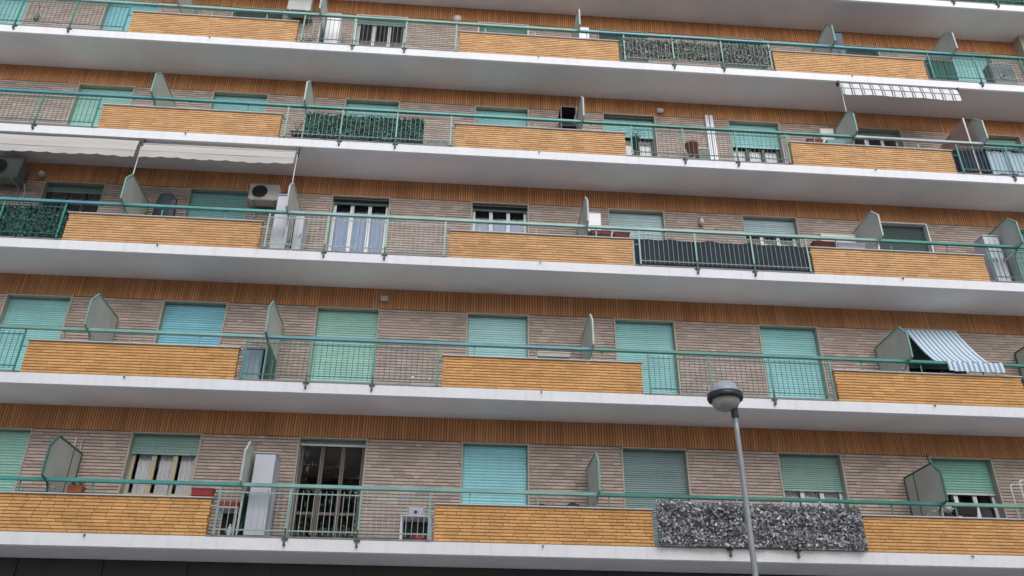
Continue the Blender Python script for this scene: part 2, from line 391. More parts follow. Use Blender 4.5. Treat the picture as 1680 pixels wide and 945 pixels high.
# ochre brick parapets
PH = 0.665; NP = 11; PC = PH/NP
BRL = 0.2541
rb = random.Random(5)
def single_brick(L_):
    m = MB(); m.brick(0, L_-0.003, 0.004, PC-0.006, 0.0, 0.02, 0.008, cx=0.002); return m.mesh('brick', M['ochre'])
BRICKS = {}
def brick_mesh(L_):
    k = round(L_, 2)
    if k not in BRICKS: BRICKS[k] = single_brick(k)
    return BRICKS[k]
for fl in range(1, 7):
    z = (fl-1)*H
    for pi, (a, b) in enumerate(panels()):
        c = MB(); c.box(a+0.012, b-0.012, -D+0.014, -D+0.11, 0.0, PH)
        p = partm(c.mesh('parapet', M['ochre_mortar']), 'parapet', None, (0,0,z))
        cp = MB(); cp.bbox(a-0.02, b+0.02, -D-0.04, -D+0.14, PH+0.001, PH+0.026, 0.005)
        part(cp, 'coping', M['coping'], p)
        indiv = fl == 1 and pi in (1, 2)
        j = MB()
        for row in range(NP):
            zz = row*PC; x = a - rb.random()*BRL
            while x < b-0.001:
                L_ = BRL if rb.random() < 0.9 else BRL/2
                s, e = max(x, a), min(x+L_, b)
                if e - s > 0.03:
                    yo = rb.uniform(-0.003, 0.002)
                    if indiv: partm(brick_mesh(e-s), 'brick', p, (s, -D+yo, zz))
                    else: j.brick(s, e-0.003, zz+0.004, zz+PC-0.006, -D+yo, -D+0.02, 0.008, cx=0.002)
                x += L_
        if not indiv: part(j, 'parapet_bricks', M['ochre_pale' if fl > 2 else 'ochre'], p, kind='stuff')
        # brick returns at both ends
        rt = MB()
        for row in range(NP):
            for xx, sg in ((a+0.004, 1), (b-0.016, 1)):
                rt.box(xx, xx+0.012, -D+0.021, -D+0.115, row*PC+0.004, row*PC+PC-0.005)
        part(rt, 'return_bricks', M['ochre_pale' if fl > 2 else 'ochre'], p, kind='stuff')

# railings
RY = -D-0.035
postm = MB(); postm.box(-0.017, 0.017, -0.012, 0.012, 0.02, 0.894); 
brk = MB()
brk.box(-0.016, 0.016, RY-0.016, RY-0.0125, -0.13, 0.16)
brk.box(-0.058, 0.058, RY-0.004, -D-0.001, -0.035, -0.012)
brk.box(-0.014, 0.014, RY-0.012, RY+0.012, -0.15, 0.02)
brk.tube([(0,-D-0.001,-0.125),(0,RY-0.03,-0.125)], 0.022, 8)
def dirt(o): return o
SEG_COL = {  # handrail paint between partitions, left to right: x<-7.05, -7.05..-3.55, -3.55..3.04, 3.04..9.76, 9.76..13.06, >13.06
 1: ['teal','teal','pale','dark','sage','dark'], 2: ['sage','pale','blue','dark','dark','dark'], 3: ['blue','teal','pale','pale','dark','teal'],
 4: ['blue','teal','teal','dark','grey','dark'], 5: ['pale','pale','sage','blue','blue','dark'], 6: ['teal','teal','teal','blue','dark','dark']}
BARC = {(1,1):'pale',(1,2):'grey',(2,0):'dark',(2,1):'dark',(2,2):'dark',(3,0):'deep',(3,1):'pale',(3,2):'sage',(3,3):'dark',(4,0):'dark',(4,1):'sage',(4,2):'dark',(4,3):'dark',
        (5,0):'dark',(5,1):'grey',(5,2):'sage',(5,3):'dark',(6,3):'dark'}
INDIV = {(1,1),(2,1),(2,2),(3,1),(3,2),(4,2)}
PM = {}
for fl in range(1, 7):
    z = (fl-1)*H
    for oi, (a, b) in enumerate(openings()):
        bc = BARC.get((fl, oi), 'dark'); bm = M['bar_'+bc]
        rl = MB(); rl.box(a+0.12, b-0.08, RY-0.006, RY+0.006, 0.775, 0.797)
        ra = partm(rl.mesh('railing', bm), 'railing', None, (0,0,z))
        rl = MB(); rl.box(a+0.12, b-0.08, RY-0.006, RY+0.006, 0.105, 0.127); part(rl, 'lower_rail', bm, ra)
        for q0, q1 in ((a-0.002, a+0.13), (b-0.13, b+0.002)):              # ties into the parapet ends
            rl = MB(); rl.box(q0, q1, -D-0.034, -D-0.022, 0.52, 0.54); part(rl, 'tie', bm, ra)
        xs = [a+0.14, a+1.405, a+2.69, b-0.10]
        pk = 'rail_' + {'pale':'pale','dark':'dark','grey':'sage','sage':'sage','deep':'dark'}[bc]
        for pxi, px in enumerate(xs):
            key = pk
            if key not in PM: PM[key] = postm.mesh('post', M[key])
            q = partm(PM[key], 'post', ra, (px, RY, 0))
        if 'brk' not in PM: PM['brk'] = brk.mesh('bracket', M['bracket'])
        for px in xs[1:3]: partm(PM['brk'], 'bracket', ra, (px, 0, 0))
        bxs = []
        x = a + 0.14 + 0.1065
        while x < b-0.14:
            if min(abs(x-p_) for p_ in xs) > 0.035: bxs.append(x)
            x += 0.1065
        if (fl, oi) in INDIV:
            k = 'bar_'+bc
            if k not in PM:
                m_ = MB(); m_.box(-0.0052, 0.0052, -0.0135, -0.0063, 0.055, 0.845); PM[k] = m_.mesh('bar', bm)
            for x in bxs: partm(PM[k], 'bar', ra, (x, RY, 0))
        else:
            m_ = MB()
            for x in bxs: m_.box(x-0.0052, x+0.0052, RY-0.0135, RY-0.0063, 0.055, 0.845)
            part(m_, 'bars', bm, ra, kind='stuff')
    # handrail pieces between the partitions
    xs = [XL+0.5] + PARTX + [XR-0.4]
    for si in range(len(xs)-1):
        m_ = MB(); m_.bbox(xs[si]+0.002, xs[si+1]-0.002, RY-0.036, RY+0.038, 0.893, 0.960, 0.008)
        h = partm(m_.mesh('handrail', M['rail_'+SEG_COL[fl][si]]), 'handrail', None, (0,0,z))
        m_ = MB(); cnt = 0
        for a, b in panels():
            for q in (0.155, 0.47, 0.80):
                x = a + (b-a)*q
                if xs[si]+0.03 < x < xs[si+1]-0.03:
                    m2 = MB(); m2.box(x-0.010, x+0.010, -D-0.010, -D+0.010, PH+0.027, 0.894); part(m2, 'stub_post', M['rail_'+SEG_COL[fl][si]], h)

# partitions between flats
POLY = [(-0.03,0.03),(-1.03,0.03),(-1.03,0.80),(-1.10,0.885),(-1.375,0.945),(-1.375,1.50),(-1.13,1.765),(-0.03,1.765)]
PST = {1:['c','b','a','c'],2:['a','a','b','a','c'],3:['a','b','b','b','a'],4:['a','b','b','a','b'],5:['b','b','b','a','b']}
def partition(fl, k):
    x = PARTX[k]; z = (fl-1)*H
    stl = (PST[fl] + ['b'])[k] if k < len(PST[fl]) else 'c'
    up = [(-0.06,0.86),(-1.08,0.905),(-1.345,0.965),(-1.345,1.488),(-1.118,1.735),(-0.06,1.735)]
    lo = [(-0.06,0.06),(-1.0,0.06),(-1.0,0.81),(-1.05,0.86),(-0.06,0.86)]
    m = MB(); m.prism(up, -0.008, 0.008)
    p = partm(m.mesh('partition', M['panel']), 'partition', None, (x, 0, z))
    m = MB(); m.prism(lo, -0.0075, 0.0075); part(m, 'lower_board', M['panel_dark' if (fl, k) in ((2,1),(5,1),(1,1)) else 'panel'], p)
    f = MB(); n = len(POLY); t = 0.025; w_ = 0.016
    for i in range(n):
        (y0, z0), (y1, z1) = POLY[i], POLY[(i+1) % n]
        d = Vector((0, y1-y0, z1-z0)); L_ = d.length; d.normalize()
        nrm = Vector((0, -d.z, d.y))
        cen = Vector((0, sum(q[0] for q in POLY)/n, sum(q[1] for q in POLY)/n))
        if nrm.dot(cen - Vector((0,y0,z0))) < 0: nrm = -nrm
        A = Vector((0,y0,z0)); Bv = Vector((0,y1,z1))
        e = 0.003*i
        quad = [A, Bv, Bv + nrm*t, A + nrm*t]
        ww = w_ + 0.0006*i
        base = len(f.v)
        f.v += [(-ww, q.y, q.z) for q in quad] + [(ww, q.y, q.z) for q in quad]
        for q in ((0,1,2,3),(7,6,5,4),(0,4,5,1),(1,5,6,2),(2,6,7,3),(3,7,4,0)): f.f.append(tuple(base+j for j in q)); f.m.append(0)
    part(f, 'frame', M['pframe_'+stl], p)
    m = MB(); m.box(-0.014, 0.014, -0.42, -0.392, 0.06, 1.734); part(m, 'mullion', M['pframe_c' if stl == 'c' else 'pframe_b'], p)
    m = MB(); m.tube([(0.03,-0.98,0.12),(0.03,-0.45,0.84)], 0.010, 6); part(m, 'brace', M['pframe_c'], p)
    return p
for fl in range(1, 6):
    for k in range(len(PARTX)):
        partition(fl, k)
for k in range(len(PARTX)): partition(6, k) if False else None

# ------------------------------------------------------------------ French windows
def slats(mb, x0, x1, y, zb, zt, pitch, amp, rr, sag=0.0):
    n = max(1, int(round((zt-zb)/pitch))); p = (zt-zb)/n
    for i in range(n):
        a = zb + i*p; jit = rr.choice((-1,0,0,0,1))*rr.uniform(0.0, 0.004); tl = rr.uniform(-0.003,0.003)*sag
        prof = [(y+0.004, a+0.001), (y+0.001+jit, a+0.006), (y-amp+jit, a+p*0.38), (y-amp*0.9+jit, a+p*0.62), (y+0.001+jit, a+p-0.004), (y+0.005, a+p-0.0005)]
        base = len(mb.v)
        mb.v += [(x0, q[0], q[1]) for q in prof] + [(x1, q[0], q[1]+tl) for q in prof]; k = len(prof)
        for j in range(k-1): mb.f.append((base+j, base+k+j, base+k+j+1, base+j+1)); mb.m.append(0)
def window(fl, i, shutter='teal', zb=0.02, leaf='brown', curtain=None, amp=0.010, pitch=0.055, jamb='jamb', bar=None, rail=None, split=0, surround=None, band=None, cgap=0.085):
    z = (fl-1)*H; x0, x1 = door_x(i); rr = random.Random(fl*31+i)
    J = MB(); t = 0.030
    jm = M[surround or 'jamb']
    J.box(x0, x0+t, -0.014, 0.235, 0.023, LZ-0.001); J.box(x1-t, x1, -0.014, 0.235, 0.023, LZ-0.001); J.box(x0+t, x1-t, -0.014, 0.235, LZ-0.028, LZ-0.001)
    J.box(x0+t, x1-t, -0.012, 0.29, -0.003, 0.022)
    wd = partm(J.mesh('french_window', jm), 'french_window', None, (0,0,z))
    a, b = x0+t, x1-t
    if band: 
        q = MB(); q.box(a+0.002, b-0.002, 0.045, 0.07, LZ-0.032-band, LZ-0.033); part(q, 'lintel_band', M['white' if surround else 'umber'], wd)
    sz = zb
    if shutter and zb < LZ-0.05:
        s = MB(); slats(s, a+0.012, b-0.012, 0.130, max(zb, 0.03), LZ-0.034, pitch, amp, rr)
        part(s, 'roller_shutter', M['sh_'+shutter], wd, kind='stuff')
        for q in (a, b-0.02):
            gd = MB(); gd.box(q+0.0005, q+0.0195, 0.112, 0.116, 0.03, LZ-0.033); part(gd, 'shutter_guide', M['sh_dull'], wd)
        if zb > 0.1:
            q = MB(); q.bbox(a+0.013, b-0.013, 0.117, 0.139, zb-0.045, zb-0.001, 0.004)
            for xx in (a+0.14, b-0.14): q.box(xx-0.02, xx+0.02, 0.10, 0.1165, zb-0.035, zb-0.008)
            part(q, 'bottom_bar', M['sh_'+(bar or shutter)], wd)
    if zb > 0.1 and leaf:
        n = 3; gw_ = (b-a); fm = M[leaf]
        f = MB(); fy0, fy1 = 0.170, 0.220
        st = 0.062
        f.box(a, a+0.04, fy0, fy1, 0.023, LZ-0.033); f.box(b-0.04, b, fy0, fy1, 0.023, LZ-0.033); f.box(a+0.04, b-0.04, fy0, fy1, LZ-0.075, LZ-0.033)
        fr_ = part(f, 'frame', fm, wd)
        lw = (gw_-0.08)/n
        for k in range(n):
            l0 = a+0.04+k*lw; l1 = l0+lw
            f = MB()
            f.bbox(l0+0.002, l0+0.042, fy0-0.012, fy1-0.002, 0.03, LZ-0.078, 0.004); f.bbox(l1-0.042, l1-0.002, fy0-0.012, fy1-0.002, 0.03, LZ-0.078, 0.004)
            f.box(l0+0.042, l1-0.042, fy0-0.006, fy1-0.004, LZ-0.14, LZ-0.08); f.box(l0+0.042, l1-0.042, fy0-0.006, fy1-0.004, 0.03, 0.13)
            if rail: f.box(l0+0.042, l1-0.042, fy0-0.006, fy1-0.004, rail, rail+0.055)
            part(f, 'casement', fm, wd)
            p = MB(); p.face([(l0+0.042,0.190,0.13),(l1-0.042,0.190,0.13),(l1-0.042,0.190,LZ-0.14),(l0+0.042,0.190,LZ-0.14)]); part(p, 'pane', M['glass'], wd)
            if curtain:
                c = MB(); nn = 48; ct = curtain[1] if len(curtain) > 1 else LZ-0.12
                for u in range(nn):
                    def P(v, zz): 
                        xx = l0+cgap+(lw-cgap-0.04)*v/nn; return (xx, 0.262+0.007*math.sin(v*0.8+k*2)+0.006*math.sin(v*0.33+k), zz)
                    c.face([P(u,0.06),P(u+1,0.06),P(u+1,ct),P(u,ct)])
                part(c, 'curtain', M[curtain[0]], wd, True)
    return wd
WIN = {
 1: {0:dict(shutter='mint',amp=0.014,pitch=0.058), 1:dict(shutter='sage',zb=1.87,leaf='cream',curtain=('curtain',),rail=1.0), 2:dict(shutter='grey',zb=2.15,leaf='brown',bar='white',rail=0.72),
     3:dict(shutter='aqua',amp=0.006,pitch=0.06), 4:dict(shutter='grey',amp=0.009,pitch=0.045), 5:dict(shutter='sage',zb=1.50,leaf='white',curtain=('white',),pitch=0.045,cgap=0.02), 6:dict(shutter='green',zb=1.52,leaf='white',bar='white',amp=0.013,pitch=0.058), -1:dict(shutter='teal'), 7:dict(shutter='grey')},
 2: {-1:dict(shutter='teal'), 0:dict(shutter='teal',amp=0.008,pitch=0.05), 1:dict(shutter='cyan',amp=0.011), 2:dict(shutter='mint',amp=0.010), 3:dict(shutter='milky',amp=0.009), 4:dict(shutter='teal',amp=0.007,pitch=0.048), 5:dict(shutter='teal',amp=0.009), 6:dict(shutter='dark',zb=1.4,leaf='umber'), 7:dict(shutter='teal')},
 3: {-1:dict(shutter='teal'), 0:dict(shutter='dull',zb=2.07,leaf='umber'), 1:dict(shutter='teal',amp=0.010), 2:dict(shutter='dark',zb=2.12,leaf='white',curtain=('curtain_sky_reflection',1.92),band=0.05,cgap=0.03), 3:dict(shutter='dark',zb=2.12,leaf='white',curtain=('curtain_sky_reflection',1.86),band=0.05,cgap=0.03),
     4:dict(shutter='ice',amp=0.008,pitch=0.05), 5:dict(shutter='ice',zb=1.78,leaf='white',bar='dark',curtain=('curtain',1.6)), 6:dict(shutter='dark',amp=0.006,pitch=0.045,surround='white'), 7:dict(shutter='dull')},
 4: {-1:dict(shutter='teal'), 0:dict(shutter='mint'), 1:dict(shutter='teal'), 2:dict(shutter='teal',amp=0.009), 3:dict(shutter='teal'), 4:dict(shutter='teal',zb=1.62,leaf='umber',curtain=('curtain',1.42),band=0.06), 5:dict(shutter='teal',zb=1.50,leaf='umber',curtain=('curtain',1.42)), 6:dict(shutter='dull',zb=2.03,leaf='white'), 7:dict(shutter='sage',zb=1.95,leaf='umber')},
 5: {-1:dict(shutter='teal'), 0:dict(shutter='aqua'), 1:dict(shutter='dark',zb=1.9,leaf='umber'), 2:dict(shutter='dull',zb=2.06,leaf='lilac',surround='white',curtain=None), 3:dict(shutter='dull',zb=1.98,leaf='white',surround='white'), 4:dict(shutter='dark',amp=0.006), 5:dict(shutter='dark',amp=0.006), 6:dict(shutter='dark',zb=2.0,leaf='umber'), 7:dict(shutter='teal'), 8:dict(shutter='dark')},
 6: {i: dict(shutter='teal') for i in range(-1, 8)}}
for fl in WIN:
    for i, kw in WIN[fl].items(): window(fl, i, **kw)

# rain pipes on the wall
p = MB()
pp = MB(); pp.box(6.49, 6.575, -0.075, -0.005, 9.0, 11.32); part(pp, 'cable_duct', M['white'])
pp = MB(); pp.box(6.605, 6.69, -0.075, -0.005, 9.0, 11.32); part(pp, 'cable_duct', M['white'])
pp = MB(); pp.tube([(-7.22,-0.05,1.2),(-7.22,-0.05,2.08)], 0.018, 8); part(pp, 'gas_pipe', M['coping'])
pp = MB(); pp.tube([(-7.10,-0.04,1.2),(-7.10,-0.04,2.05)], 0.012, 8); part(pp, 'gas_pipe', M['coping'])
pp = MB(); pp.box(15.95, 17.5, -0.28, -0.0025, 12.0, 18.0-FT-0.002); part(pp, 'end_pier', M['jamb'])

pp = MB(); pp.tube([(9.74,-1.11,1.77),(9.725,-1.10,1.84),(9.71,-1.12,1.95)], 0.013, 6); part(pp, 'cable', M['lampdark'])
# ------------------------------------------------------------------ things on the balconies
def fz(fl): return (fl-1)*H
def ac(fl, x0, x1, z0, z1, yf, label, fan=True, m='white', depth=0.30, cat='air conditioner', fanside=0.36, fanmat='black', feet=False, rfan=None):
    t = thing('air_conditioner', label, cat, ((x0+x1)/2, yf, fz(fl)+z0)); w_ = (x1-x0)/2; h = z1-z0
    b = MB(); b.bbox(-w_, w_, 0, depth, 0, h, 0.018); b.build('casing', M[m], t)
    b = MB(); b.box(-w_+0.03, w_-0.03, -0.004, -0.0005, h*0.93, h*0.945); b.build('seam', M['lampdark'], t)
    if fan:
        r_ = rfan or min(h*0.42, w_*0.62); cx = -w_ + 2*w_*fanside
        b = MB(); b.lathe([(0.0005,0.003),(r_*0.97,0.003)], 28, (cx,0,h*0.49), axis='y'); b.build('fan_opening', M[fanmat], t)
        b = MB(); b.lathe([(r_*0.93,0.004),(r_*0.95,0.016),(r_*1.04,0.016),(r_*1.06,0.002)], 28, (cx,0,h*0.49), axis='y'); b.build('fan_ring', M[m], t, True)
        b = MB()
        for k in range(10):
            a = math.pi*k/10; b.tube([(cx-r_*0.95*math.cos(a),-0.010-0.0001*k,h*0.49-r_*0.95*math.sin(a)),(cx+r_*0.95*math.cos(a),-0.010-0.0001*k,h*0.49+r_*0.95*math.sin(a))], 0.0025, 4)
        for q in (0.3,0.55,0.8): b.lathe([(r_*q-0.003,0.010),(r_*q,0.014),(r_*q+0.003,0.010)], 24, (cx,0,h*0.49), axis='y')
        b.build('fan_grille', M['lampdark'], t)
    if not feet:
        b = MB(); b.tube([(w_-0.06, depth-0.02, 0.08),(w_+0.03, depth+0.02, 0.04),(w_+0.05, -yf-0.02, -0.12),(w_+0.05, -yf-0.02, -0.9)], 0.016, 7); b.build('hose', M['beige'], t, True)
    for sx in (-w_*0.7, w_*0.7):
        if feet:
            b = MB(); b.box(sx-0.04, sx+0.04, 0.02, depth-0.02, -0.066, -0.001); b.build('foot', M['black'], t); continue
        b = MB(); b.box(sx-0.015, sx+0.015, -0.01, -yf-0.005, -0.035, -0.002); b.box(sx-0.0145, sx+0.0145, -yf-0.035, -yf-0.003, -0.26, -0.0352); b.build('bracket', M['steel'], t)
    return t
ac(3, -4.70, -4.03, 1.75, 2.20, -0.40, 'white air conditioner with black round fan on wall under beige awning', m='beige')
ac(3, -10.62, -9.92, 2.0, 2.60, -0.42, 'air conditioner with shade-darkened casing high on the wall at left edge under awning', m='acgrey', fanside=0.3)  # darker casing colour stands for the awning's shade
ac(5, -4.66, -4.02, 1.86, 2.38, -0.40, 'dim air conditioner at the top edge above ochre parapet', m='steel', fan=False)
ac(3, 8.80, 9.66, 0.98, 1.57, -0.42, 'beige air conditioner beside pale partition above right-hand parapet', fan=False, m='beige')
ac(4, 9.33, 9.70, 1.20, 1.78, -0.45, 'pinkish beige narrow air conditioner left of partition under checked awning', fan=False, m='beige')
ac(3, 3.16, 3.50, 1.27, 1.78, -0.50, 'white upright air conditioner casing right of thin partition beside pale blue shutter', fan=False)
ac(5, 3.15, 3.44, 1.25, 1.80, -0.50, 'small white air conditioner casing beside thin partition on highest full storey', fan=False)
t = ac(5, 14.20, 14.84, 0.09, 0.98, -0.90, 'grey air conditioner with white round fan behind dark railing at right edge', m='acgrey', fanside=0.48, fanmat='white', feet=True, rfan=0.125)

def cabinet(fl, x0, x1, y0, y1, h, label, m='lilac', doors=2, cat='cabinet', z0=0.025, feet=True, roof=False):
    t = thing('balcony_cabinet', label, cat, ((x0+x1)/2, y0, fz(fl)+z0)); w_ = (x1-x0)/2; d = y1-y0
    b = MB(); b.bbox(-w_, w_, 0.012, d, 0.04, h-z0, 0.006); b.build('carcass', M[m], t)
    for k in range(doors):
        a = -w_ + 2*w_*k/doors; e = -w_ + 2*w_*(k+1)/doors
        q = MB(); q.bbox(a+0.004, e-0.004, -0.006, 0.0115, 0.05, h-z0-0.03, 0.004); dd = q.build('door', M[m], t)
        q = MB(); xx = e-0.04 if k % 2 == 0 else a+0.04; q.box(xx-0.006, xx+0.006, -0.022, -0.0062, (h-z0)*0.5, (h-z0)*0.5+0.10); q.build('handle', M['lampdark'], dd)
    q = MB(); q.bbox(-w_-0.012, w_+0.012, -0.014, d+0.005, h-z0, h-z0+0.022, 0.005); q.build('top', M[m], t)
    q = MB(); q.box(-w_+0.01, w_-0.01, 0.02, d-0.01, 0.0, 0.0395); q.build('plinth', M['black'], t)
    return t
cabinet(1, -3.46, -3.08, -0.92, -0.42, 1.60, 'tall pale grey cabinet beside partition on lowest balcony', doors=1)
cabinet(3, -3.93, -3.60, -0.74, -0.32, 1.66, 'grey cabinet standing left of the partition below white air conditioner', doors=1)
cabinet(3, -3.50, -3.30, -0.60, -0.20, 1.24, 'short narrow grey cabinet right of the partition, near window with white frames', doors=1)
cabinet(5, -3.50, -3.14, -0.66, -0.25, 1.52, 'white cabinet standing near white framed window on highest full balcony', m='white', doors=1)
cabinet(2, -4.06, -3.66, -0.82, -0.42, 0.80, 'low blue grey cabinet at end of parapet on second balcony from below', m='bluegrey', doors=1)
cabinet(3, 12.58, 12.96, -0.78, -0.38, 1.45, 'slatted white and grey cabinet at right edge beside big partition', m='lilac', doors=3)
cabinet(5, 10.02, 10.46, -0.62, -0.25, 2.05, 'tall navy cabinet right of partition on highest full balcony', m='navy', doors=2)

# open dark shelf cage
t = thing('shelf_cage', 'black open wire cage hanging left of partition on fourth balcony', 'cage', (2.79,-0.62,fz(4)+1.24))
for sx in (-0.19, 0.19):
    for sy in (0.0, 0.42): b = MB(); b.box(sx-0.011, sx+0.011, sy-0.011, sy+0.011, -0.5, 0.6); b.build('post', M['lampdark'], t)
for k, zz in enumerate((0.0, 0.6)):
    b = MB(); b.box(-0.205, 0.205, -0.0105, 0.44, zz-0.012, zz+0.012); b.build('shelf', M['black'], t)
b = MB(); b.box(-0.185, 0.185, 0.40, 0.408, 0.013, 0.587); b.build('back_panel', M['black'], t)

# small cart with a grey appliance
t = thing('kitchen_cart', 'white kitchen cart with dark open front beside parapet on lowest balcony', 'cart', (-0.35,-0.72,0.025))
b = MB(); b.bbox(-0.31, 0.30, -0.02, 0.40, 0.50, 0.53, 0.005); b.build('tabletop', M['white'], t)
for sx in (-0.28, 0.27):
    for sy in (0.01, 0.37):
        b = MB(); b.box(sx-0.017, sx+0.017, sy-0.015, sy+0.015, 0.0, 0.499); b.build('leg', M['white'], t)
b = MB(); b.box(-0.26, 0.25, 0.375, 0.385, 0.02, 0.49); b.build('back_board', M['black'], t)
b = MB(); b.box(-0.262, 0.252, 0.03, 0.36, 0.05, 0.065); b.build('shelf', M['black'], t)
t = thing('gas_meter_box', 'pale grey box with round black knob on white kitchen cart', 'box', (-0.38,-0.62,0.557))
b = MB(); b.bbox(-0.145, 0.145, 0, 0.22, 0, 0.17, 0.02); b.build('casing', M['lilac'], t)
b = MB(); b.lathe([(0.0005,0.02),(0.026,0.02),(0.03,0.001)], 16, (0.0,0,0.085), axis='y'); b.build('knob', M['black'], t)
t = thing('washbowl', 'dark red bowl under the white kitchen cart', 'bowl', (-0.28,-0.5,0.093))
b = MB(); b.lathe([(0.0005,0.005),(0.10,0.0),(0.16,0.11),(0.168,0.11),(0.11,-0.002)], 20); b.build('bowl_body', M['red'], t, True)

# table with red cloth
t = thing('side_table', 'small white table in gap left of tall grey cabinet', 'table', (-3.86,-0.72,0.025))
b = MB(); b.bbox(-0.20, 0.20, -0.02, 0.36, 0.57, 0.60, 0.004); b.build('tabletop', M['white'], t)
for sx in (-0.17, 0.17):
    for sy in (0.01, 0.33):
        b = MB(); b.box(sx-0.015, sx+0.015, sy-0.013, sy+0.013, 0, 0.569); b.build('leg', M['white'], t)
b = MB(); b.box(-0.19,0.19,0.345,0.355,0.03,0.56); b.build('back_board', M['black'], t)
t = thing('planter_box', 'red planter box on small white table left of tall cabinet', 'planter', (-3.86,-0.60,0.628))
b = MB(); b.bbox(-0.19, 0.19, -0.09, 0.09, 0, 0.11, 0.012); b.build('trough', M['red'], t)
t = thing('plastic_bottle', 'pale plastic bottle standing on balcony floor under the white table', 'bottle', (-3.74,-0.80,0.025))
b = MB(); b.lathe([(0.0005,0),(0.045,0.004),(0.047,0.17),(0.018,0.23),(0.018,0.26),(0.0005,0.262)], 14); b.build('bottle_body', M['curtain'], t, True)

def planter(fl, x0, x1, y, z0, label, m='terracotta', flowers=None, h=0.12, leaf='treeleaf', d=0.16):
    t = thing('flower_box', label, 'flower box', ((x0+x1)/2, y, fz(fl)+z0)); w_ = (x1-x0)/2
    b = MB(); n = len(b.v)
    b.v += [(-w_+0.02,-d/2+0.02,0),(w_-0.02,-d/2+0.02,0),(w_-0.02,d/2-0.02,0),(-w_+0.02,d/2-0.02,0),(-w_,-d/2,h),(w_,-d/2,h),(w_,d/2,h),(-w_,d/2,h)]
    for q in ((0,3,2,1),(0,1,5,4),(1,2,6,5),(2,3,7,6),(3,0,4,7),(4,5,6,7)): b.f.append(tuple(n+i for i in q)); b.m.append(0)
    b.bbox(-w_-0.008, w_+0.008, -d/2-0.008, d/2+0.008, h-0.02, h+0.003, 0.004); b.build('trough', M[m], t)
    if flowers:
        rr = random.Random(int(x0*100)); 
        for nm, mt, cnt, s_ in (('leaves', leaf, 60, 0.03), ('blossoms', flowers, 26, 0.024)):
            b = MB()
            for _ in range(cnt):
                c = Vector((rr.uniform(-w_*0.9, w_*0.9), rr.uniform(-d*0.5, d*0.5), h+0.01+rr.random()*0.09)); leafq(b, c, s_*rr.uniform(0.7,1.3), rr)
            b.build(nm, M[mt], t, kind='stuff')
    return t
def leafq(b, c, s, rr, flat=None):
    u = Vector((rr.gauss(0,1), rr.gauss(0,1), rr.gauss(0,1))).normalized()
    if flat is not None: u = (u + flat).normalized()
    a = u.orthogonal().normalized(); a.rotate(Matrix.Rotation(rr.uniform(0, 6.28), 3, u)); d = u.cross(a)
    b.face([c - a*s, c - d*s*0.55 + u*s*0.12, c + a*s, c + d*s*0.55 + u*s*0.12])
M['flowerred'] = mat('red_petal', (0.45,0.04,0.03), 0.6, 0.1, 4.0, island=0.3)
planter(1, -7.16, -6.76, -0.20, 0.93, 'terracotta flower box with red flowers on the wall right of leftmost low partition', flowers='flowerred')
planter(1, -4.72, -4.30, -0.22, 0.93, 'red flower box on the wall right of half-open window on lowest balcony', m='red', h=0.14)
planter(3, 3.16, 3.62, -0.92, 0.80, 'dark red flower box behind handrail below white air conditioner casing', m='maroon', h=0.15)
planter(3, 3.68, 4.04, -0.95, 0.80, 'terracotta flower box behind handrail at the end of parapet', h=0.12)
planter(3, 8.28, 8.80, -0.95, 0.79, 'brown red flower box behind handrail at left end of right-hand parapet', m='maroon', h=0.14)
planter(3, 8.84, 9.50, -0.95, 0.79, 'pale white flower box behind handrail below beige air conditioner', m='curtain', h=0.13)
planter(2, 1.95, 2.68, -0.55, 0.98, 'pale flower box on wall left of the thin partition, second balcony', m='beige', h=0.10)
planter(4, 8.65, 9.05, -0.92, 0.80, 'small red flower box behind handrail left of beige air conditioner, fourth balcony', m='red', h=0.13)
planter(4, 9.15, 9.65, -0.92, 0.80, 'turquoise flower box behind handrail under pinkish air conditioner', m='sh_teal', h=0.14)
planter(1, 10.12, 10.60, -0.86, 0.80, 'black planter behind handrail in front of green shutter', m='black', h=0.17)

# clothes pegs basket hung near handrail, right
t = thing('watering_can', 'pale watering can behind handrail below green shutter', 'watering can', (10.0,-0.92,0.84))
b = MB(); b.lathe([(0.0005,0),(0.07,0.0),(0.075,0.14),(0.05,0.16)], 16); b.build('can_body', M['curtain'], t, True)
b = MB(); b.tube([(0.06,0,0.03),(0.15,0,0.10),(0.19,0,0.17)], 0.012, 7); b.tube([(-0.07,0,0.13),(-0.12,0,0.10),(-0.10,0,0.04),(-0.07,0,0.03)], 0.009, 6); b.build('spout', M['white'], t, True)

# drying rack tubes at right edge of lowest balcony
t = thing('drying_rack', 'white bent tube of a drying rack at right edge of lowest balcony', 'drying rack', (12.02,-0.88,0.025))
for sy in (0.0, 0.30):
    b = MB(); b.tube([(-0.36,sy,0.0),(-0.36,sy,1.44),(-0.345,sy,1.49),(-0.30,sy,1.505),(0.30,sy,1.505),(0.345,sy,1.49),(0.36,sy,1.44),(0.36,sy,0.0)], 0.013, 8); b.build('frame', M['white'], t, True)
for k in range(6):
    b = MB(); x = -0.25+k*0.1; b.tube([(x,0.012,1.505),(x,0.29,1.505)], 0.004, 6); b.build('line', M['white'], t)

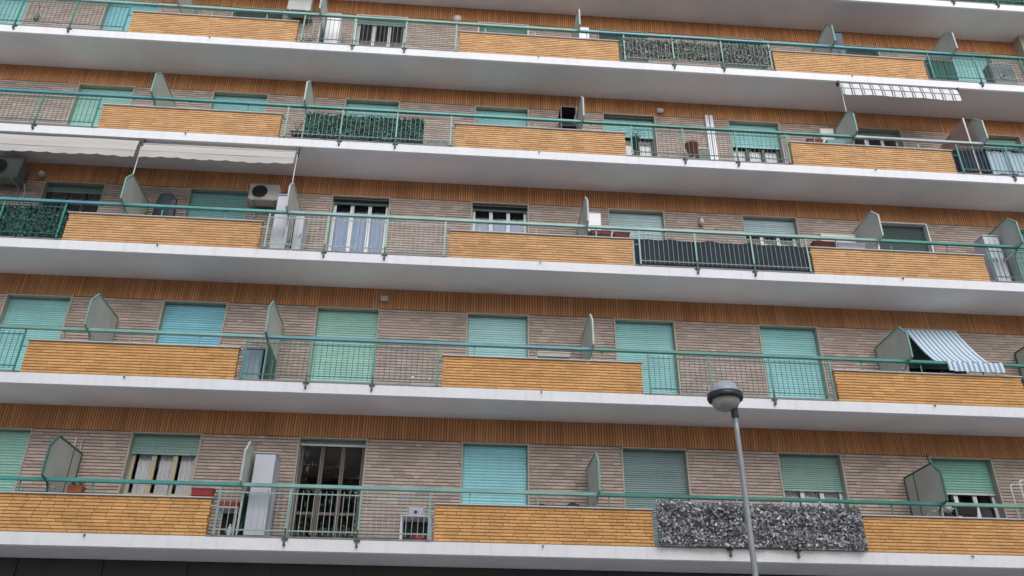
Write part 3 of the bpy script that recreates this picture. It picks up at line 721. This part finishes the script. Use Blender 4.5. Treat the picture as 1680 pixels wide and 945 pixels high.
# laundry / jacket under the left awning
t = thing('drying_rack', 'dark drying rack under left part of the beige awnings', 'drying rack', (-6.42,-0.5,fz(3)+0.025))
b = MB(); b.tube([(-0.45,0.06,0),(-0.45,0.06,1.20),(0.45,0.06,1.20),(0.45,0.06,0)], 0.011, 7); b.build('frame', M['lampdark'], t)
t = thing('jacket', 'dark navy jacket draped over the rack under the beige awning', 'jacket', (-6.42,-0.52,fz(3)+0.5))
b = MB(); prof = [(-0.24,0.0),(0.24,0.0),(0.25,0.35),(0.235,0.62),(0.21,0.92),(0.15,1.10),(0.07,1.17),(-0.10,1.18),(-0.18,1.12),(-0.235,0.88),(-0.26,0.6),(-0.25,0.35)]
rr = random.Random(3); n = len(prof)
fr_ = [(x, -0.05-0.03*math.cos(x*9)+rr.uniform(-0.012,0.012), z_) for x, z_ in prof]; bk = [(x*0.97, 0.045+rr.uniform(-0.01,0.01), z_*0.99) for x, z_ in prof]
b.v += fr_ + [(0,-0.10,0.6)] + bk + [(0,0.07,0.6)]
for i in range(n):
    j = (i+1) % n; b.f.append((i, j, n)); b.f.append((n+1+j, n+1+i, 2*n+1)); b.f.append((i, n+1+i, n+1+j, j)); b.m += [0,0,0]
b.build('garment', M['netblue'], t, True)
b = MB(); b.prism([(-0.075,0.55),(-0.02,0.55),(-0.02,1.05),(-0.09,0.98)], 0.12, 0.22); b.build('sleeve', M['black'], t)

# pots on the fourth balcony
def pot(fl, x, y, z0, r, h, label, m='terracotta', plant=None, stand=0.0):
    t = thing('plant_pot', label, 'plant pot', (x, y, fz(fl)+z0))
    b = MB(); b.lathe([(0.0005,stand),(r*0.62,stand),(r*0.95,stand+h*0.84),(r*1.05,stand+h*0.84),(r*1.05,stand+h),(r*0.93,stand+h),(r*0.88,stand+h*0.9),(0.0005,stand+h*0.9)], 22); b.build('pot_body', M[m], t, True)
    if stand:
        b = MB()
        for k in range(3):
            a = k*2.1; b.tube([(r*0.9*math.cos(a), r*0.9*math.sin(a), 0), (r*0.55*math.cos(a), r*0.55*math.sin(a), stand+0.01)], 0.012, 6)
        b.build('stand', M['lampdark'], t)
    if plant:
        rr = random.Random(int(x*77)); b = MB()
        for _ in range(plant):
            leafq(b, Vector((rr.gauss(0,r*0.7), rr.gauss(0,r*0.6), stand+h+abs(rr.gauss(0,0.09)))), rr.uniform(0.02,0.045), rr)
        b.build('foliage', M['leafolive'], t, kind='stuff')
    return t
pot(4, 5.78, -0.80, 0.025, 0.165, 0.30, 'round terracotta pot on stand left of white wall ducts', stand=0.38)
pot(4, 5.95, -0.55, 0.025, 0.12, 0.20, 'small brown pot on floor below round terracotta pot', m='brown')
pot(4, 4.34, -0.96, 0.025, 0.10, 0.34, 'dark grey vase with plant on stand before white door', m='panel_dark', plant=60, stand=0.32)
pot(4, 13.02, -1.0, 0.025, 0.075, 0.12, 'black pot low behind railing next to pink board', m='black')
t = thing('storage_box', 'dark olive storage box between terracotta pot and white ducts', 'box', (6.18,-0.5,fz(4)+0.025))
b = MB(); b.bbox(-0.14, 0.15, 0, 0.3, 0, 0.80, 0.015); b.build('body', M['leafolive'], t); b = MB(); b.bbox(-0.15, 0.16, -0.012, 0.312, 0.801, 0.84, 0.01); b.build('lid', M['panel'], t)
# items low on second balcony
t = thing('storage_crate', 'black crate beside blue grey cabinet on second balcony', 'crate', (-3.62,-0.62,fz(2)+0.025))
b = MB(); b.bbox(-0.03, 0.05, 0, 0.35, 0, 0.80, 0.012); b.build('body', M['black'], t); b = MB(); b.box(-0.032, 0.052, -0.006, -0.001, 0.60, 0.66); b.build('grip', M['lampdark'], t)
for x, lab, s_ in ((-0.60,'larger tiny white ball at railing foot, left of the pair on second balcony',0.05),(-0.26,'smaller tiny white ball at railing foot, right of the pair on second balcony',0.03)):
    t = thing('white_ball', lab, 'ball', (x,-1.02,fz(2)+0.20)); b = MB(); b.lathe([(0.0005,-s_),(s_*0.7,-s_*0.7),(s_,0),(s_*0.7,s_*0.7),(0.0005,s_)], 12); b.build('ball_body', M['white'], t, True)
t = thing('pinkish_board', 'pinkish plywood board standing beside last partition, fourth balcony', 'board', (12.78,-0.5,fz(4)+0.025))
b = MB(); b.prism([(-0.60,0.0),(-0.60,1.15),(-0.585,1.74),(0.10,1.72),(0.44,1.69),(0.44,0.0)], -0.012, 0.012); b.build('sheet', M['pink'], t)
b = MB(); b.box(-0.02, 0.02, -0.625, -0.601, 0.0, 1.745); b.build('batten', M['beige'], t)
for x, h_, lab in ((1.97, 0.04, 'flat black bundle on coping of middle low parapet, left of the two'), (2.58, 0.07, 'thicker black bundle on coping of middle low parapet, right of the two by the partition')):
    t = thing('cloth_bundle', lab, 'bundle', (x,-1.05,0.693)); b = MB(); b.bbox(-0.11, 0.11, -0.03, 0.05, 0.0, h_, 0.012); b.build('folded_cloth', M['black'], t)
    b = MB(); b.bbox(-0.07, 0.05, -0.025, 0.04, h_+0.0005, h_+0.018, 0.006); b.build('flap', M['lampdark'], t)

pot(5, -3.86, -0.85, 0.025, 0.10, 0.20, 'dark pot with sparse plant in gap left of partition, highest full balcony', m='black', plant=50)
t = thing('folded_chair', 'dark folded chair frame in gap at left end of dark green ivy screen', 'chair', (-3.72,-0.9,fz(4)+0.025))
for k, (a_, b_) in enumerate((((-0.14,0,0),(0.10,0,0.62)), ((0.13,0.02,0),(-0.09,0.02,0.62)))):
    b = MB(); b.tube([a_, b_], 0.011, 7); b.build('leg', M['lampdark'], t); b = MB(); b.tube([(a_[0],0.36,0),(b_[0],0.36,0.62)], 0.011, 7); b.build('leg', M['lampdark'], t)
b = MB(); b.bbox(-0.15, 0.13, 0.0, 0.37, 0.36, 0.385, 0.006); b.build('seat', M['lampdark'], t)
t = thing('low_trough', 'low dark trough on balcony floor right of dark green ivy screen', 'planter', (-0.42,-1.0,fz(4)+0.025))
b = MB(); b.bbox(-0.26, 0.26, -0.06, 0.08, 0, 0.13, 0.012); b.build('trough', M['acgrey'], t); b = MB(); rr = random.Random(2)
for _ in range(40): leafq(b, Vector((rr.uniform(-0.24,0.24), rr.uniform(-0.06,0.06), 0.13+rr.random()*0.07)), 0.028, rr)
b.build('leaves', M['leafmid'], t, kind='stuff')
t = thing('hanging_bag', 'dark hanging bag on railing at the upper left edge', 'bag', (-10.42,-1.05,fz(5)+0.36))
b = MB(); b.lathe([(0.0005,-0.10),(0.05,-0.095),(0.065,-0.02),(0.055,0.08),(0.03,0.15),(0.0005,0.16)], 14); b.build('bag_body', M['acgrey'], t, True)
b = MB(); b.tube([(0.0,0,0.15),(0.0,-0.04,0.30),(0.0,-0.10,0.42)], 0.007, 6); b.build('strap', M['lampdark'], t)

# wall lamps
def wlamp(fl, x, z_, label, kind='globe', r_=0.09):
    t = thing('wall_lamp', label, 'wall lamp', (x, -0.012, fz(fl)+z_))
    if kind == 'globe':
        b = MB(); b.lathe([(r_*0.55,0.0),(r_*0.6,0.02),(r_*0.95,0.045),(r_,0.08),(r_*0.9,0.12),(r_*0.55,0.15),(0.0005,0.16)], 20, axis='y'); b.build('globe', M['beige'], t, True)
        b = MB(); b.lathe([(r_*0.9,0.0),(r_*0.9,0.018),(r_*0.55,0.0185)], 20, axis='y'); b.build('base_plate', M['steel'], t)
    elif kind == 'box':
        b = MB(); b.bbox(-0.085, 0.085, -0.10, 0, -0.05, 0.05, 0.012); b.build('housing', M['beige'], t); b = MB(); b.box(-0.07, 0.07, -0.09, -0.02, -0.058, -0.051); b.build('lens', M['curtain'], t)
    else:
        b = MB(); b.lathe([(0.012,0.06),(0.03,0.05),(0.065,-0.05),(0.05,-0.11),(0.0005,-0.13)], 14, (0,-0.08,0)); b.build('shade', M['beige'], t, True)
        b = MB(); b.tube([(0,0,0.10),(0,-0.05,0.12),(0,-0.08,0.06)], 0.010, 6); b.build('arm', M['steel'], t)
wlamp(5, -0.12, 2.22, 'round cream wall lamp on rust band near top edge', 'globe', 0.12)
wlamp(4, 5.30, 2.38, 'small beige box lamp on rust band above railing, fourth balcony', 'box')
wlamp(2, -1.40, 2.48, 'pale box lamp at upper right corner of the long green shutter', 'box')
wlamp(3, 6.05, 1.98, 'small lantern on grey brick between pale blue shutters', 'lantern')
wlamp(3, -9.60, 2.38, 'small round lamp above dark open window under left awning', 'globe', 0.07)

# ------------------------------------------------------------------ privacy screens on the railings
def screen(fl, x0, x1, z0, z1, y, label, net, leaf=None, n=0, size=0.03, thick=0.05, cat='privacy screen', name='leaf_screen', ragged=0.02, back=True, seed=1, wave=0.0, flat=0.8):
    t = thing(name, label, cat, ((x0+x1)/2, y, fz(fl)+z0)); w_ = (x1-x0)/2; h = z1-z0; rr = random.Random(seed)
    if back:
        b = MB(); N_ = 60
        for k in range(N_):
            xa = -w_+2*w_*k/N_; xb = -w_+2*w_*(k+1)/N_
            ya = wave*math.sin(k*0.9)+wave*0.6*math.sin(k*0.37+1); yb = wave*math.sin((k+1)*0.9)+wave*0.6*math.sin((k+1)*0.37+1)
            ha = h-0.02+ragged*math.sin(k*0.5+seed); hb = h-0.02+ragged*math.sin((k+1)*0.5+seed)
            b.face([(xa,ya,0),(xb,yb,0),(xb,yb,hb),(xa,ya,ha)]); b.face([(xb,yb+0.006,0),(xa,ya+0.006,0),(xa,ya+0.006,ha),(xb,yb+0.006,hb)])
        b.build('backing', M[net], t)
    if leaf:
        b = MB()
        for _ in range(n):
            x = rr.uniform(-w_, w_); z_ = rr.uniform(0.0, h) + rr.gauss(0, ragged)
            lump = 0.5+0.5*math.sin(x*3.1+seed+2.2*math.sin(z_*6+x*1.3))*math.cos(z_*7.3+1.7*math.sin(x*2.2+seed))
            if rr.random() > 0.42+0.58*lump: continue
            leafq(b, Vector((x, -rr.random()*thick*(0.35+1.25*lump)-0.004, max(0.0, min(z_, h+0.07)))), size*rr.uniform(0.55,1.45), rr, Vector((0,-flat,0.15)))
        b.build('leaves', M[leaf], t, kind='stuff')
    return t
screen(1, 4.12, 8.06, 0.02, 0.80, -D-0.075, 'grey faded leaf screen covering lowest railing behind street lamp', 'netgrey', 'leafgrey', 6600, 0.035, 0.10, seed=4, flat=0.5, ragged=0.03)
screen(4, -3.52, -0.74, 0.03, 0.79, -D+0.035, 'dark green ivy screen behind railing on fourth balcony', 'netgreen', 'leafmid', 4200, 0.026, 0.05, seed=5)
screen(5, 4.16, 8.06, 0.14, 0.80, -D+0.02, 'olive grey leafy screen behind railing on highest full balcony', 'netgrey', 'leafolive', 5200, 0.028, 0.06, seed=6)
screen(3, -12.1, -8.18, 0.03, 0.80, -D+0.03, 'deep green ivy screen behind railing at left edge', 'netgreen', 'leafdark', 4800, 0.030, 0.05, seed=8)
screen(3, 4.10, 8.09, 0.02, 0.74, -D+0.04, 'blue black fabric screen behind pale railing on third balcony', 'netblue', wave=0.018, name='fabric_screen', ragged=0.012)
screen(4, 12.26, 13.10, 0.10, 0.78, -D+0.05, 'dark fabric screen behind railing beside pink board', 'netblue', wave=0.02, name='fabric_screen', ragged=0.01)
screen(4, 13.14, 15.9, 0.10, 0.80, -D+0.05, 'pale blue cloth screen behind dark railing at right edge', 'paleblue', wave=0.02, name='fabric_screen', ragged=0.012)
screen(6, 12.4, 16.1, 0.03, 0.80, -D+0.03, 'dark leafy screen cut by the top right edge', 'netgreen', 'leafmid', 2200, 0.028, 0.05, seed=9)
screen(5, 12.30, 13.05, 0.10, 0.78, -D+0.06, 'dark green screen behind railing left of teal window at right edge', 'netgreen', wave=0.015, name='fabric_screen', ragged=0.01)

# ------------------------------------------------------------------ awnings
def beige_fn(N, L, sx):
    nz = N.new('ShaderNodeTexNoise'); nz.inputs['Scale'].default_value = 2.5; nz.inputs['Detail'].default_value = 6
    return mixc(N, L, nz.outputs['Fac'], (0.46,0.43,0.39), (0.60,0.57,0.53))
M['beigecloth'] = cloth('beige_awning_cloth', beige_fn)
def check_fn(N, L, sx):
    a = stripe(N, L, sx.outputs['X'], 0.265, 0.13); b_ = stripe(N, L, sx.outputs['X'], 0.265, 0.11, 0.76); z_ = stripe(N, L, sx.outputs['Z'], 0.50, 0.07, 0.06)
    c = mixc(N, L, a, (0.74,0.75,0.74), (0.12,0.135,0.14)); c = mixc(N, L, b_, c, (0.22,0.24,0.245)); return mixc(N, L, z_, c, (0.12,0.135,0.14))
M['checkcloth'] = cloth('checked_awning_cloth', check_fn)
def blue_fn(N, L, sx):
    a = stripe(N, L, sx.outputs['X'], 0.1135, 0.5); return mixc(N, L, a, (0.24,0.40,0.50), (0.72,0.76,0.82))
M['bluecloth'] = cloth('blue_striped_cloth', blue_fn)
def drop_awning(fl, x0, x1, label, m, prof, arms, roll=True, scallop=0.035, seed=1, tilt=0.0):
    """retracted awning hanging under the slab edge; prof = (y,z) from roller to front bar, then a valance"""
    z = fz(fl); t = thing('awning', label, 'awning', ((x0+x1)/2, 0, z)); w_ = (x1-x0)/2; rr = random.Random(seed)
    b = MB(); N_ = 96
    ph = rr.random()*6
    P = prof[:-1]; bar = P[-1]; vz = prof[-1][1]
    def dz(x): return 0.006*math.sin(x*2.3+ph)
    for k in range(N_):
        xa = -w_+2*w_*k/N_; xb = -w_+2*w_*(k+1)/N_
        for (ya, za), (yb, zb) in zip(P[:-1], P[1:]):
            b.face([(xa,ya,za+dz(xa)),(xa,yb,zb+dz(xa)),(xb,yb,zb+dz(xb)),(xb,ya,za+dz(xb))])
    b.build('canopy', M[m], t, True)
    v = MB()
    for k in range(N_):
        xa = -w_+2*w_*k/N_; xb = -w_+2*w_*(k+1)/N_
        def low(x): return vz - scallop*abs(math.sin((x+ph)*math.pi/0.36))**0.6 + dz(x)
        def yy(x): return bar[0]-0.012+0.014*math.sin(x*5+ph)
        v.face([(xa,bar[0]-0.006,bar[1]-0.012+dz(xa)),(xa,yy(xa),low(xa)),(xb,yy(xb),low(xb)),(xb,bar[0]-0.006,bar[1]-0.012+dz(xb))])
    v.build('valance', M[m], t, True)
    f = MB(); f.tube([(-w_,bar[0]+0.01,bar[1]),(w_,bar[0]+0.01,bar[1])], 0.016, 8); f.build('front_bar', M['steel'], t)
    if roll:
        f = MB(); f.tube([(-w_-0.03,P[0][0]+0.03,P[0][1]+0.02),(w_+0.03,P[0][0]+0.03,P[0][1]+0.02)], 0.040, 12); f.build('roller', M[m], t, True)
    for k in (-1, 1):
        f = MB(); f.box(k*(w_+0.035)-0.02, k*(w_+0.035)+0.02, P[0][0]-0.02, P[0][0]+0.10, P[0][1]-0.04, H-FT-0.004); f.build('end_bracket', M['lampdark'], t)
    for ax in arms:
        f = MB(); f.tube([(ax-(x0+x1)/2,-1.12,1.77),(ax-(x0+x1)/2+0.004,P[0][0]+0.01,P[0][1])], 0.014, 8); f.build('support_rod', M['lampwhite'], t)
    return t
drop_awning(3, -10.9, -7.11, 'wide beige retracted awning with scalloped edge at left edge of photo', 'beigecloth', [(-1.13,2.69),(-1.17,2.55),(-1.20,2.36),(-1.21,2.21)], [], roll=False, seed=2)
drop_awning(3, -7.00, -3.60, 'beige retracted awning with visible roller, right of the pair above air conditioner', 'beigecloth', [(-1.12,2.60),(-1.17,2.50),(-1.20,2.37),(-1.21,2.22)], [-7.05,-3.57], seed=5)
drop_awning(4, 9.74, 12.84, 'white and grey checked awning hanging under slab at right', 'checkcloth', [(-1.15,2.685),(-1.165,2.62),(-1.185,2.50),(-1.20,2.29)], [9.74], roll=False, scallop=0.012, seed=7)

# blue striped sun cloth drawn from the lintel over the handrail
t = thing('striped_awning', 'white and blue striped cloth awning stretched over handrail at right', 'awning', (11.17,0,fz(2)))
path = [(-0.02,2.27),(-0.18,2.00),(-0.36,1.72),(-0.56,1.43),(-0.78,1.17),(-0.98,1.01),(-1.13,0.975),(-1.205,0.958),(-1.225,0.90),(-1.232,0.80),(-1.235,0.72)]
b = MB(); N_ = 44; rr = random.Random(9)
for k in range(N_):
    u0 = k/N_; u1 = (k+1)/N_
    def P(u, j):
        y, zz = path[j]; x = -0.61+1.22*u + 0.02*(j/10.0)
        sag = 0.02*math.sin(u*math.pi)*math.sin(j/10*math.pi); fold = 0.010*math.sin(u*34)*min(1, j/6.0)
        return (x, y-fold*0.6, zz-sag+fold*0.7+(0.006*math.sin(u*50) if j > 8 else 0))
    for j in range(len(path)-1): b.face([P(u0,j),P(u0,j+1),P(u1,j+1),P(u1,j)])
b.build('cloth', M['bluecloth'], t, True)
b = MB(); b.tube([(-0.64,-0.03,2.275),(0.64,-0.03,2.275)], 0.014, 8); b.build('top_rod', M['lampwhite'], t)

# ------------------------------------------------------------------ street lamp
t = thing('street_lamp', 'grey street lamp with round dark rimmed head in front of building', 'street lamp', (4.13,-6.0,GZ+0.13))
LZ0 = 5.62
b = MB(); b.tube([(0,0,0),(0,0,0.9),(0,0,3.0),(0,0,LZ0-0.45),(0,0,LZ0-0.20)], 0.048, 14, r2=0.031); b.build('pole', M['steel'], t, True)
b = MB(); b.lathe([(0.10,0.0),(0.10,0.5),(0.085,0.52),(0.068,0.9)], 16); b.build('base_sleeve', M['steel'], t, True)
b = MB(); b.lathe([(0.046,LZ0-0.24),(0.050,LZ0-0.21),(0.050,LZ0-0.10),(0.060,LZ0-0.08)], 14); b.tube([(0,0,LZ0-0.12),(-0.10,0,LZ0-0.07)], 0.03, 8); b.build('socket', M['lampdark'], t, True)
HC = (-0.11, 0, LZ0+0.05)
hd = MB(); hd.lathe([(0.190,-0.050),(0.236,-0.046),(0.245,-0.02),(0.243,0.040),(0.205,0.056)], 36, HC); hd.build('rim', M['lampdark'], t, True)
hd = MB(); hd.lathe([(0.206,0.048),(0.198,0.105),(0.155,0.175),(0.085,0.215),(0.0005,0.226)], 32, HC); hd.build('dome', M['lampwhite'], t, True)
hd = MB(); hd.lathe([(0.193,-0.048),(0.190,-0.09),(0.15,-0.155),(0.08,-0.19),(0.0005,-0.20)], 32, HC); hd.build('bowl', M['lampbowl'], t, True)
hd = MB(); hd.box(-0.305,-0.275,-0.02,0.02,LZ0-0.03,LZ0+0.03); hd.build('latch', M['lampdark'], t)

# ------------------------------------------------------------------ street trees opposite, mirrored in the panes; row filled out to dim lower floors
def tree(x, y, h, label, seed):
    t = thing('street_tree', label, 'tree', (x, y, GZ+0.13), 'trees across the street'); rr = random.Random(seed)
    b = MB(); b.tube([(0,0,0),(0.05,0,h*0.2),(0.0,0.1,h*0.42),(0.1,0,h*0.75)], 0.24, 9, r2=0.07)
    tips = []
    for k in range(17):
        a = rr.uniform(0, 6.28); z0 = h*rr.uniform(0.14,0.6); L_ = h*rr.uniform(0.18,0.32)
        e = Vector((math.cos(a)*L_, math.sin(a)*L_, z0+L_*rr.uniform(0.5,1.1))); b.tube([(0.03,0.03,z0), tuple(e*0.5+Vector((0,0,z0*0.5))), tuple(e)], 0.085, 6, r2=0.02); tips.append(e)
        tips.append(e*0.6+Vector((rr.gauss(0,.8),rr.gauss(0,.8),z0*0.4+rr.uniform(0,1.5))))
    b.build('trunk', M['bark'], t, True)
    c = MB()
    for e in tips:
        R_ = rr.uniform(1.1,2.0)
        for _ in range(330):
            v = Vector((rr.gauss(0,1),rr.gauss(0,1),rr.gauss(0,0.8))).normalized()*R_*rr.random()**0.4; leafq(c, e+v, rr.uniform(0.14,0.25), rr)
    c.build('crown', M['treeleaf'], t, kind='stuff')
    return t
def copy_tree(o, loc, rz, sc):
    c = o.copy(); COL.objects.link(c); c.location = loc; c.rotation_euler = (0, 0, rz); c.scale = (sc, sc, sc)
    for ch in list(o.children):
        k = ch.copy(); COL.objects.link(k); k.parent = c
    return c
TL = 'leafy street tree across the street behind the camera, in unseen row filled out to dim light, '
protos = [tree(-2.6, -28.6, 23.5, TL+'fourth from the left', 2), tree(5.2, -27.8, 22.0, TL+'fifth from the left', 3)]
for k, (x, y, rz, sc) in enumerate(((-9.4,-28.0,1.0,0.95),(-16.2,-28.9,2.2,1.03),(-23.0,-27.9,3.4,0.97),(12.0,-28.7,4.1,1.06),(18.9,-28.1,5.0,0.95),(25.8,-28.6,0.4,1.02))):  # added copies lengthen the unseen row and cut skylight on lower storeys
    copy_tree(protos[k % 2], (x, y, GZ+0.13), rz, sc)['label'] = TL + ('third','second','first','sixth','seventh','eighth')[k] + ' from the left'
